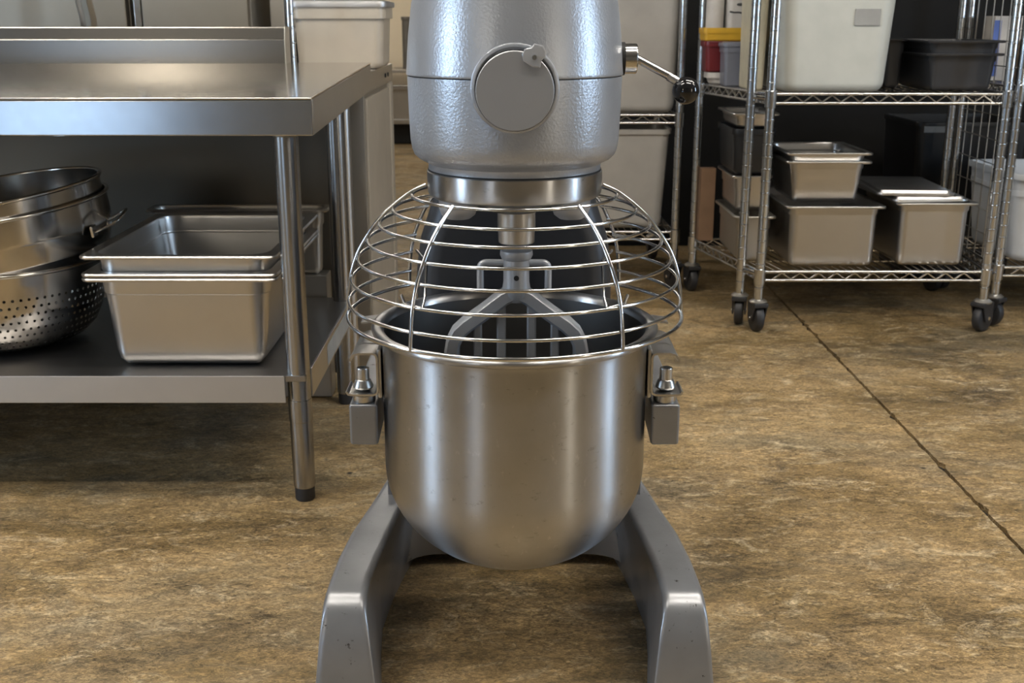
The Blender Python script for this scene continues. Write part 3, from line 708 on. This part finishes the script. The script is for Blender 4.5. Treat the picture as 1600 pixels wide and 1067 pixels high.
# chrome over-shelf standing on the counter
def groove_post(r, z0, z1, step, n=18):
    pr = [(0, z0), (r, z0)]; z = z0 + step
    while z < z1 - 0.01:
        pr += [(r, z - 0.0040), (r + 0.0014, z - 0.0026), (r + 0.0016, z - 0.0008), (r + 0.0014, z + 0.0008), (r - 0.0022, z + 0.0014), (r - 0.0022, z + 0.0034), (r, z + 0.0042)]
        z += step
    return pr + [(r, z1), (0, z1)]
ov = thing('counter_overshelf', (-1.2, 3.43, 0.905), 'chrome over-shelf on grooved posts standing on the counter', 'shelf')
for x in (-0.653, -2.3):
    part('post', G().lathe(groove_post(0.0125, 0.906, 1.60, 0.041), (x, 3.43, 0), 18), 'chrome_post', ov)
    part('post', G().lathe(groove_post(0.0125, 0.906, 1.60, 0.041), (x, 3.85, 0), 18), 'chrome_post', ov)
part('shelf_board', G().box(-2.33, -0.63, 3.40, 3.88, 1.585, 1.60, 0.003), 'steel', ov)
part('cross_rail', G().box(-2.29, -0.664, 3.42, 3.44, 1.012, 1.026, 0.002), 'steel_dull', ov)

# ------------------------------------------------------------------ tall steel cabinets behind, left
def fridge(x0, x1, label, hx):
    t = thing('upright_fridge', ((x0 + x1) / 2, 5.0, 0), label, 'fridge', 'tall steel cabinets at the back')
    part('cabinet_body', G().box(x0, x1, 4.62, 5.35, 0.06, 2.05, 0.006), 'steel_dull', t)
    part('cabinet_door', G().box(x0 + 0.004, x1 - 0.004, 4.575, 4.618, 0.20, 1.95, 0.006), 'steel_beige', t)
    part('kick_plate', G().box(x0 + 0.02, x1 - 0.02, 4.66, 5.3, 0.0, 0.06, 0.003), 'black', t)
    if hx: part('door_handle', G().tube(arc((hx, 4.575, 1.40), (hx - 0.01, 4.53, 1.40), (hx, 4.53, 1.34)) + [(hx + 0.02, 4.53, 1.12)] + arc((hx + 0.03, 4.53, 1.06), (hx + 0.03, 4.53, 1.0), (hx + 0.03, 4.575, 1.0)), 0.010, 10), 'steel_dull', t)
fridge(-2.75, -1.508, 'wide tall steel fridge with curved handle at back left', -1.70)
fridge(-1.455, -1.03, 'narrow tall steel cabinet beside the wide fridge, plain door', None)
st = thing('steel_upright', (-1.481, 4.60, 0), 'slim bright steel upright in the gap between two tall cabinets', 'post')
part('upright', G().box(-1.490, -1.462, 4.60, 4.66, 0, 2.05, 0.003), 'chrome', st)
tr = thing('tray_trolley', (-0.85, 4.95, 0), 'dark tray trolley with grey upright sides beside the narrow cabinet', 'trolley')
part('side_upright', G().box(-0.985, -0.925, 4.75, 5.2, 0.12, 1.75, 0.006), 'steel_dull', tr)
part('side_upright', G().box(-0.66, -0.62, 4.75, 5.2, 0.12, 1.75, 0.006), 'steel_dull', tr)
part('back_sheet', G().box(-0.925, -0.66, 5.17, 5.19, 0.12, 1.75, 0.003), 'groove', tr)
part('top_sheet', G().box(-0.985, -0.62, 4.75, 5.2, 1.75, 1.77, 0.004), 'steel_dull', tr)
for i in range(9):
    part('tray', G().box(-0.922, -0.663, 4.77, 5.16, 0.20 + i * 0.16, 0.215 + i * 0.16, 0.004), 'steel', tr)
for x in (-0.955, -0.64):
    for y in (4.80, 5.15):
        part('castor_wheel', G().lathe([(0, -0.015), (0.05, -0.015), (0.06, -0.008), (0.06, 0.008), (0.05, 0.015), (0, 0.015)], (x, y, 0.06), 20, 'x'), 'black', tr)
for i, (x, w) in enumerate(((-0.93, 0.035), (-0.74, 0.04), (-0.60, 0.03))):
    solid('vertical_pipe', G().cyl((x - 0.25, 6.1, 0.0), (x - 0.25, 6.1, 2.85), w, 20), ('steel_dull', 'chrome', 'pipe')[i], (x - 0.25, 6.1, 0), ('dull steel pipe', 'bright steel pipe', 'grey painted pipe')[i] + ' running up behind the lidded container', 'pipe', 'pipes behind the container')

# far work stand and pipe against the cream wall
fb = thing('low_steel_stand', (-1.0, 10.2, 0), 'low steel stand with two rails against the far cream wall', 'table')
part('stand_top', G().box(-1.7, -0.35, 9.9, 10.5, 0.615, 0.64, 0.004), 'steel_dull', fb)
part('stand_rail', G().box(-1.7, -0.35, 9.9, 9.95, 0.47, 0.51, 0.004), 'steel', fb)
part('stand_front', G().box(-1.7, -0.35, 9.93, 9.96, 0.22, 0.47, 0.004), 'steel_dull', fb)
part('stand_rail', G().box(-1.7, -0.35, 9.9, 9.95, 0.18, 0.22, 0.004), 'steel', fb)
for x in (-1.66, -0.40):
    for y in (9.95, 10.45):
        part('leg', G().box(x - 0.02, x + 0.02, y - 0.02, y + 0.02, 0, 0.615, 0.004), 'steel_dull', fb)
part('dark_block', G().box(-1.6, -0.45, 10.0, 10.4, 0.0, 0.17, 0.01), 'groove', fb)  # near-black block filling the space under the stand
solid('capped_pipe', G().lathe([(0, 0.64), (0.035, 0.64), (0.035, 1.05), (0.042, 1.055), (0.042, 1.08), (0, 1.08)], (-0.93, 10.2, 0), 20), 'pipe', (-0.93, 10.2, 0.64), 'dark capped pipe standing on the low stand by the far wall', 'pipe')

# ------------------------------------------------------------------ chrome wire racks
POST_R = 0.0158
post_mesh = mesh('post', G().lathe(groove_post(POST_R, 0.118, 1.75, 0.041), (0, 0, 0), 20), 'chrome_post')
sleeve_mesh = mesh('shelf_sleeve', G().lathe([(POST_R, -0.045), (0.0195, -0.043), (0.0205, 0.010), (POST_R, 0.012)], (0, 0, 0), 20), 'chrome_post')
wheel_mesh = mesh('wheel', G().lathe([(0.006, -0.016), (0.040, -0.016), (0.047, -0.013), (0.050, -0.006), (0.050, 0.006), (0.047, 0.013), (0.040, 0.016), (0.006, 0.016)], (0, 0, 0), 28, 'x'), 'black')
axle_mesh = mesh('axle', G().lathe([(0, -0.027), (0.007, -0.027), (0.008, -0.022), (0.008, 0.022), (0.007, 0.027), (0, 0.027)], (0, 0, 0), 14, 'x'), 'chrome')
gf = G().box(-0.026, 0.026, -0.036, 0.034, 0.092, 0.108, 0.004)
for s_ in (-1, 1):
    a, b = sorted((s_ * 0.0195, s_ * 0.0245))
    V = [(-0.030, 0.095), (0.034, 0.095), (0.030, 0.05), (0.012, 0.035), (-0.008, 0.04)]
    gf.loft([[(a, y, z) for y, z in V], [(b, y, z) for y, z in V]])
fork_mesh = mesh('fork', gf, 'black')
stem_mesh = mesh('stem_plate', G().lathe([(0, 0.105), (0.030, 0.105), (0.031, 0.110), (0.024, 0.116), (0.0125, 0.118), (0.0125, 0.15), (0, 0.15)], (0, 0, 0), 24), 'steel_dull')
def seg(a, b, t): return tuple(p + (q - p) * t for p, q in zip(a, b))
def rack(loc, posts, shelves, label, extra=(), turn=None, sides=(0, 1, 2, 3)):
    """posts: front-left, front-right, rear-right, rear-left as (x, y); extra posts stand alone against the side."""
    t = thing('wire_rack', loc, label, 'rack', 'chrome wire racks')
    o = ORG[t.name]
    turn = turn or [random.uniform(-0.5, 0.5) for _ in range(8)]
    for i, (x, y) in enumerate(list(posts) + list(extra)):
        p = place('post', post_mesh, t, (x - o[0], y - o[1], 0)); ORG[p.name] = o
        c = place('caster', stem_mesh, t, (x - o[0], y - o[1], 0), (0, 0, turn[i]))
        place('caster_fork', fork_mesh, c)
        place('caster_wheel', wheel_mesh, c, (0, 0.010, 0.050))
        place('caster_axle', axle_mesh, c, (0, 0.010, 0.050))
    for z in shelves:
        g = G(); P4 = [(x, y) for x, y in posts]
        for i in range(4):
            a, b = P4[i], P4[(i + 1) % 4]
            for dz in (0.0, -0.030):
                g.cyl((*seg(a, b, 0.0), z + dz), (*seg(a, b, 1.0), z + dz), 0.0050, 8)
        sh = part('shelf', g, 'chrome', t, 60)
        for i in range(4):
            a, b = P4[i], P4[(i + 1) % 4]; L = math.dist(a, b); n = max(3, round(L / 0.0375)); n += n % 2
            pts = []
            for k_ in range(n + 1):
                f = 0.045 / L + (1 - 0.09 / L) * k_ / n
                pts.append((*seg(a, b, f), z - (0.004 if k_ % 2 else 0.0265)))
            part('shelf_truss', G().tube(pts, 0.0037, 6), 'chrome', sh, 60)
        w = G(); n = int((posts[1][0] - posts[0][0]) / 0.027)
        for k_ in range(1, n):
            w.tube([(*seg(P4[0], P4[1], k_ / n), z + 0.001), (*seg(P4[3], P4[2], k_ / n), z + 0.001)], 0.0021, 5)
        for f in (0.33, 0.66):
            w.tube([(*seg(P4[0], P4[3], f), z - 0.005), (*seg(P4[1], P4[2], f), z - 0.005)], 0.0032, 6)
        dk = part('wire_deck', w, 'chrome', sh, 60); dk['kind'] = 'stuff'
        for (x, y) in posts:
            s_ = place('shelf_sleeve', sleeve_mesh, sh, (x - o[0], y - o[1], z)); ORG[s_.name] = o
    return t
rackA = rack((1.2, 4.1, 0), [(0.858, 3.79), (1.640, 3.79), (1.696, 4.40), (0.722, 4.40)], (0.2135, 0.815, 1.42), 'chrome wire rack on casters holding white bin and steel pans, right', extra=[(0.812, 3.885)], turn=[0.15, -0.9, 0.3, 0.2, -0.25])
cg = G()
for z in (0.205, 0.80):
    cg.cyl((0.822, 3.875, z), (0.850, 3.805, z), 0.007, 8)
part('post_clamp', cg, 'chrome', rackA)
rackL = rack((0.28, 4.72, 0), [(-0.10, 4.45), (0.655, 4.45), (0.640, 5.02), (-0.10, 5.02)], (0.232, 0.694, 1.35), 'chrome wire rack with grey bins half hidden behind the mixer', turn=[0.2, 0.35, 0.1, 0.1])
rackR = rack((2.1, 4.1, 0), [(1.712, 3.865), (2.48, 3.865), (2.48, 4.44), (1.745, 4.44)], (0.2135, 0.830, 1.42), 'chrome wire rack with white tub cut by the right picture edge', turn=[0.6, 0.2, 0.1, 0.3])
for k_ in range(6):
    y = 3.95 + k_ * 0.082; x = seg((1.712, 3.865), (1.745, 4.44), (y - 3.865) / 0.575)[0]
    part('side_wire', G().tube([(x, y, 0.20), (x, y, 1.40)], 0.0022, 6), 'steel_dull', rackR, 60)
for k_ in range(9):
    z = 0.30 + k_ * 0.085
    part('side_wire', G().tube([(1.715, 3.92, z), (1.742, 4.40, z)], 0.0018, 6), 'steel_dull', rackR, 60)

# ---- rack A, middle shelf
ZM, ZL = 0.8185, 0.2170
wb = thing('storage_bin', (1.075, 4.03, ZM), 'big milky white plastic bin with grey label on the right rack', 'bin')
part('bin_body', bin_geo((1.075, 4.03, ZM), 0.352, 0.40, 0.40, 0.396, 0.43, 0.055, 0.03, 0.005, 0.012), 'white_bin', wb, 50)
part('bin_label', G().box(1.123, 1.207, 3.8170, 3.8195, 1.034, 1.086), 'label_grey', wb, 35, 'small blank grey label')
for i, (dz, lab) in enumerate(((0, 'lower black food pan of the nested pair beside the white bin'), (0.042, 'upper black food pan of the nested pair beside the white bin'))):
    pan('food_pan', (1.525, 4.07, ZM + dz), 0.262, 0.40, 0.125, 'bindark', lab, 'pan', 'black food pans beside the white bin', rim=0.015, taper=0.014, r=0.03, shoulder=0.03)
pan('food_pan', (1.345, 4.20, ZM), 0.085, 0.30, 0.17, 'binblack', 'narrow black pan behind the black nested pair and white bin', 'pan', None, rim=0.008, taper=0.006, r=0.02)
solid('cream_bin', bin_geo((0.836, 4.020, ZM), 0.052, 0.17, 0.36, 0.062, 0.18, 0.012, 0.01, 0.003, 0.004), 'cream', (0.836, 4.020, ZM), 'narrow cream plastic bin left of the big white bin', 'bin')
bg = thing('small_tub', (0.800, 4.18, ZM), 'blue-grey lidded plastic tub beside the red tub', 'tub')
part('tub_body', bin_geo((0.806, 4.2, ZM), 0.078, 0.10, 0.14, 0.084, 0.106, 0.012, 0.01, 0.002, 0.003), 'bluegrey', bg)
part('tub_lid', lid_geo((0.806, 4.2, ZM + 0.14), 0.098, 0.12, 0.014, 0.015, 0.003), 'bluegrey', bg)
solid('white_tray', bin_geo((0.805, 4.325, ZM), 0.125, 0.10, 0.045, 0.15, 0.12, 0.03, 0.012, 0.003, 0.004), 'jug', (0.805, 4.325, ZM), 'shallow white tray under the dark red tub', 'tray')
rd = thing('red_tub', (0.80, 4.325, ZM + 0.045), 'dark red plastic tub stacked on the white tray', 'tub')
part('tub_body', bin_geo((0.795, 4.325, ZM + 0.0455), 0.150, 0.105, 0.112, 0.158, 0.112, 0.015, 0.01, 0.003, 0.006), 'red', rd)
yl = solid('yellow_crate', bin_geo((0.795, 4.325, ZM + 0.158), 0.172, 0.118, 0.047, 0.176, 0.122, 0.012, 0.006, 0.003, 0.003), 'yellow', (0.795, 4.325, ZM + 0.158), 'shallow yellow plastic crate on top of the dark red tub', 'crate')
jg = thing('white_jug', (0.83, 4.325, ZM + 0.206), 'off-white jug with dark marks standing in the yellow crate', 'jug')
part('jug_body', G().loft([rr(0.078 + a, 0.075 + a, 0.02, ZM + 0.167 + b, (0.832, 4.325)) for a, b in ((-0.01, 0), (0, 0.008), (0, 0.16), (-0.02, 0.19), (-0.05, 0.2))]), 'jug', jg)
part('jug_mark', G().tube([(0.800, 4.2868, 1.081), (0.815, 4.2868, 1.0775), (0.834, 4.2868, 1.078), (0.852, 4.2868, 1.073)], 0.003, 6), 'ink', jg)
part('jug_mark', G().loft([[(0.838 + 0.014 * math.cos(2 * math.pi * i / 14), y, 1.1055 + 0.0055 * math.sin(2 * math.pi * i / 14)) for i in range(14)] for y in (4.2885, 4.2862)]), 'ink', jg)
solid('pale_bottle', G().lathe([(0, 0), (0.03, 0), (0.033, 0.005), (0.033, 0.15), (0.02, 0.18), (0.014, 0.19), (0.014, 0.22), (0, 0.22)], (0.752, 4.325, ZM + 0.167), 24), 'jug', (0.752, 4.325, ZM + 0.167), 'pale plastic bottle beside the jug in the yellow crate', 'bottle')

# ---- rack A, bottom shelf
pan('deep_pan', (1.122, 4.09, ZL), 0.345, 0.50, 0.215, 'steel_pan', 'deep steel pan under the two nested pans on bottom rack shelf', 'pan', 'steel pans on the right rack', rim=0.016, taper=0.008, r=0.032, shoulder=0.035)
for dz, lab in ((0.216, 'lower shallow steel pan of the nested pair on the deep pan'), (0.245, 'upper shallow steel pan of the nested pair, topmost on the deep pan')):
    pan('half_pan', (1.095, 4.06, ZL + dz), 0.295, 0.38, 0.150, 'steel_pan', lab, 'pan', 'steel pans on the right rack', rim=0.018, taper=0.018, r=0.035, shoulder=0.032)
pan('deep_pan', (1.475, 4.08, ZL), 0.285, 0.46, 0.225, 'steel_pan', 'deep steel pan with loose lids beside the right rack post', 'pan', 'steel pans on the right rack', rim=0.018, taper=0.008, r=0.032, shoulder=0.035)
for c, rz, lab in (((1.450, 4.07, ZL + 0.2265), 0.05, 'lower flat steel lid lying on the right deep pan'), ((1.420, 4.085, ZL + 0.2465), -0.06, 'upper flat steel lid lying askew on the right deep pan')):
    o = place('pan_lid', mesh('pan_lid', lid_geo((0, 0, 0), 0.27, 0.40, 0.008, 0.03, 0.008), 'steel_pan'), None, c, (0, 0, rz)); tag(o, lab, 'lid', 'loose pan lids')
# stack at the left end
pan('long_pan', (0.862, 4.13, ZL), 0.150, 0.40, 0.165, 'steel_dull', 'long dull steel pan at the bottom of the left rack stack', 'pan', 'stack at the left end of the right rack', rim=0.012, taper=0.006, r=0.03)
pan('long_pan', (0.862, 4.17, ZL + 0.167), 0.145, 0.32, 0.130, 'steel_pan', 'steel pan between the black tub and the long dull pan', 'pan', 'stack at the left end of the right rack', rim=0.012, taper=0.006, r=0.03)
solid('black_tub', bin_geo((0.860, 4.17, ZL + 0.298), 0.13, 0.30, 0.165, 0.148, 0.32, 0.03, 0.02, 0.003, 0.005), 'binblack', (0.860, 4.17, ZL + 0.298), 'black plastic tub in the stack at the left rack end', 'tub', 'stack at the left end of the right rack')
pan('shallow_pan', (0.860, 4.16, ZL + 0.464), 0.165, 0.33, 0.055, 'steel_pan', 'shallow steel pan on the black tub under the middle rack shelf', 'pan', 'stack at the left end of the right rack', rim=0.012, taper=0.006, r=0.03)
bx = thing('cardboard_box', (0.765, 4.365, ZL), 'brown cardboard box at the rear left corner of the right rack', 'box')
part('box_body', G().box(0.732, 0.790, 4.345, 4.39, ZL, 0.50, 0.002), 'card', bx)
part('box_flap', G().box(0.733, 0.789, 4.344, 4.3455, 0.47, 0.50), 'card', bx)

# ---- left rack
solid('grey_bin', bin_geo((0.42, 4.70, 0.698), 0.44, 0.40, 0.46, 0.475, 0.43, 0.04, 0.03, 0.005, 0.010), 'grey_bin', (0.42, 4.70, 0.698), 'tall frosted grey bin on the middle shelf behind the lever', 'bin', 'grey bins on the left rack')
solid('grey_bin', bin_geo((0.395, 4.70, 0.236), 0.42, 0.40, 0.40, 0.465, 0.43, 0.04, 0.03, 0.005, 0.008), 'grey_bin', (0.395, 4.70, 0.236), 'frosted grey bin on the bottom shelf of the rack behind the mixer', 'bin', 'grey bins on the left rack')
# ---- right rack
tb = thing('white_tub', (1.945, 4.13, ZL), 'white plastic tub on the bottom shelf at the right picture edge', 'tub')
part('tub_body', bin_geo((1.978, 4.14, ZL), 0.37, 0.42, 0.315, 0.42, 0.47, 0.05, 0.03, 0.004, 0.010), 'tub', tb, 50)
part('tub_band', G().loft([rr(0.4165, 0.4665, 0.055, z, (1.978, 4.14), 6) for z in (0.453, 0.456, 0.470, 0.473)]), 'tub', tb)
for i, (x, y, r, h) in enumerate(((1.800, 4.02, 0.042, 0.17), (1.875, 4.10, 0.045, 0.19))):
    t = thing('brown_jar', (x, y, 0.833), ('brown jar nearest the post on the right edge rack', 'brown jar further back at the right picture edge')[i], 'jar', 'brown jars on the right edge rack')
    part('jar_body', G().lathe([(0, 0), (r - 0.004, 0), (r, 0.006), (r, h - 0.03), (r - 0.01, h - 0.012), (r - 0.012, h), (0, h)], (x, y, 0.834), 28), 'jar', t)
    part('jar_lid', G().lathe([(0, h), (r - 0.008, h), (r - 0.008, h + 0.018), (0, h + 0.018)], (x, y, 0.834), 28), 'jug', t)
bxw = thing('white_carton', (1.83, 4.33, 0.833), 'white carton with blue stripe behind the brown jars', 'carton')
part('carton_body', G().box(1.775, 1.885, 4.28, 4.38, 0.834, 1.065, 0.003), 'jug', bxw)
part('carton_stripe', G().box(1.7735, 1.80, 4.2788, 4.2798, 0.85, 1.05), 'blue', bxw)
kb = thing('black_crate', (1.85, 4.78, 0), 'black crate with pale label strip on the floor behind the right racks', 'crate')
part('crate_body', bin_geo((1.87, 4.80, 0.0), 0.42, 0.40, 0.655, 0.46, 0.44, 0.03, 0.02, 0.005, 0.008), 'binblack', kb)
part('crate_label', G().box(1.66, 1.76, 4.5695, 4.5715, 0.615, 0.64), 'label_grey', kb)
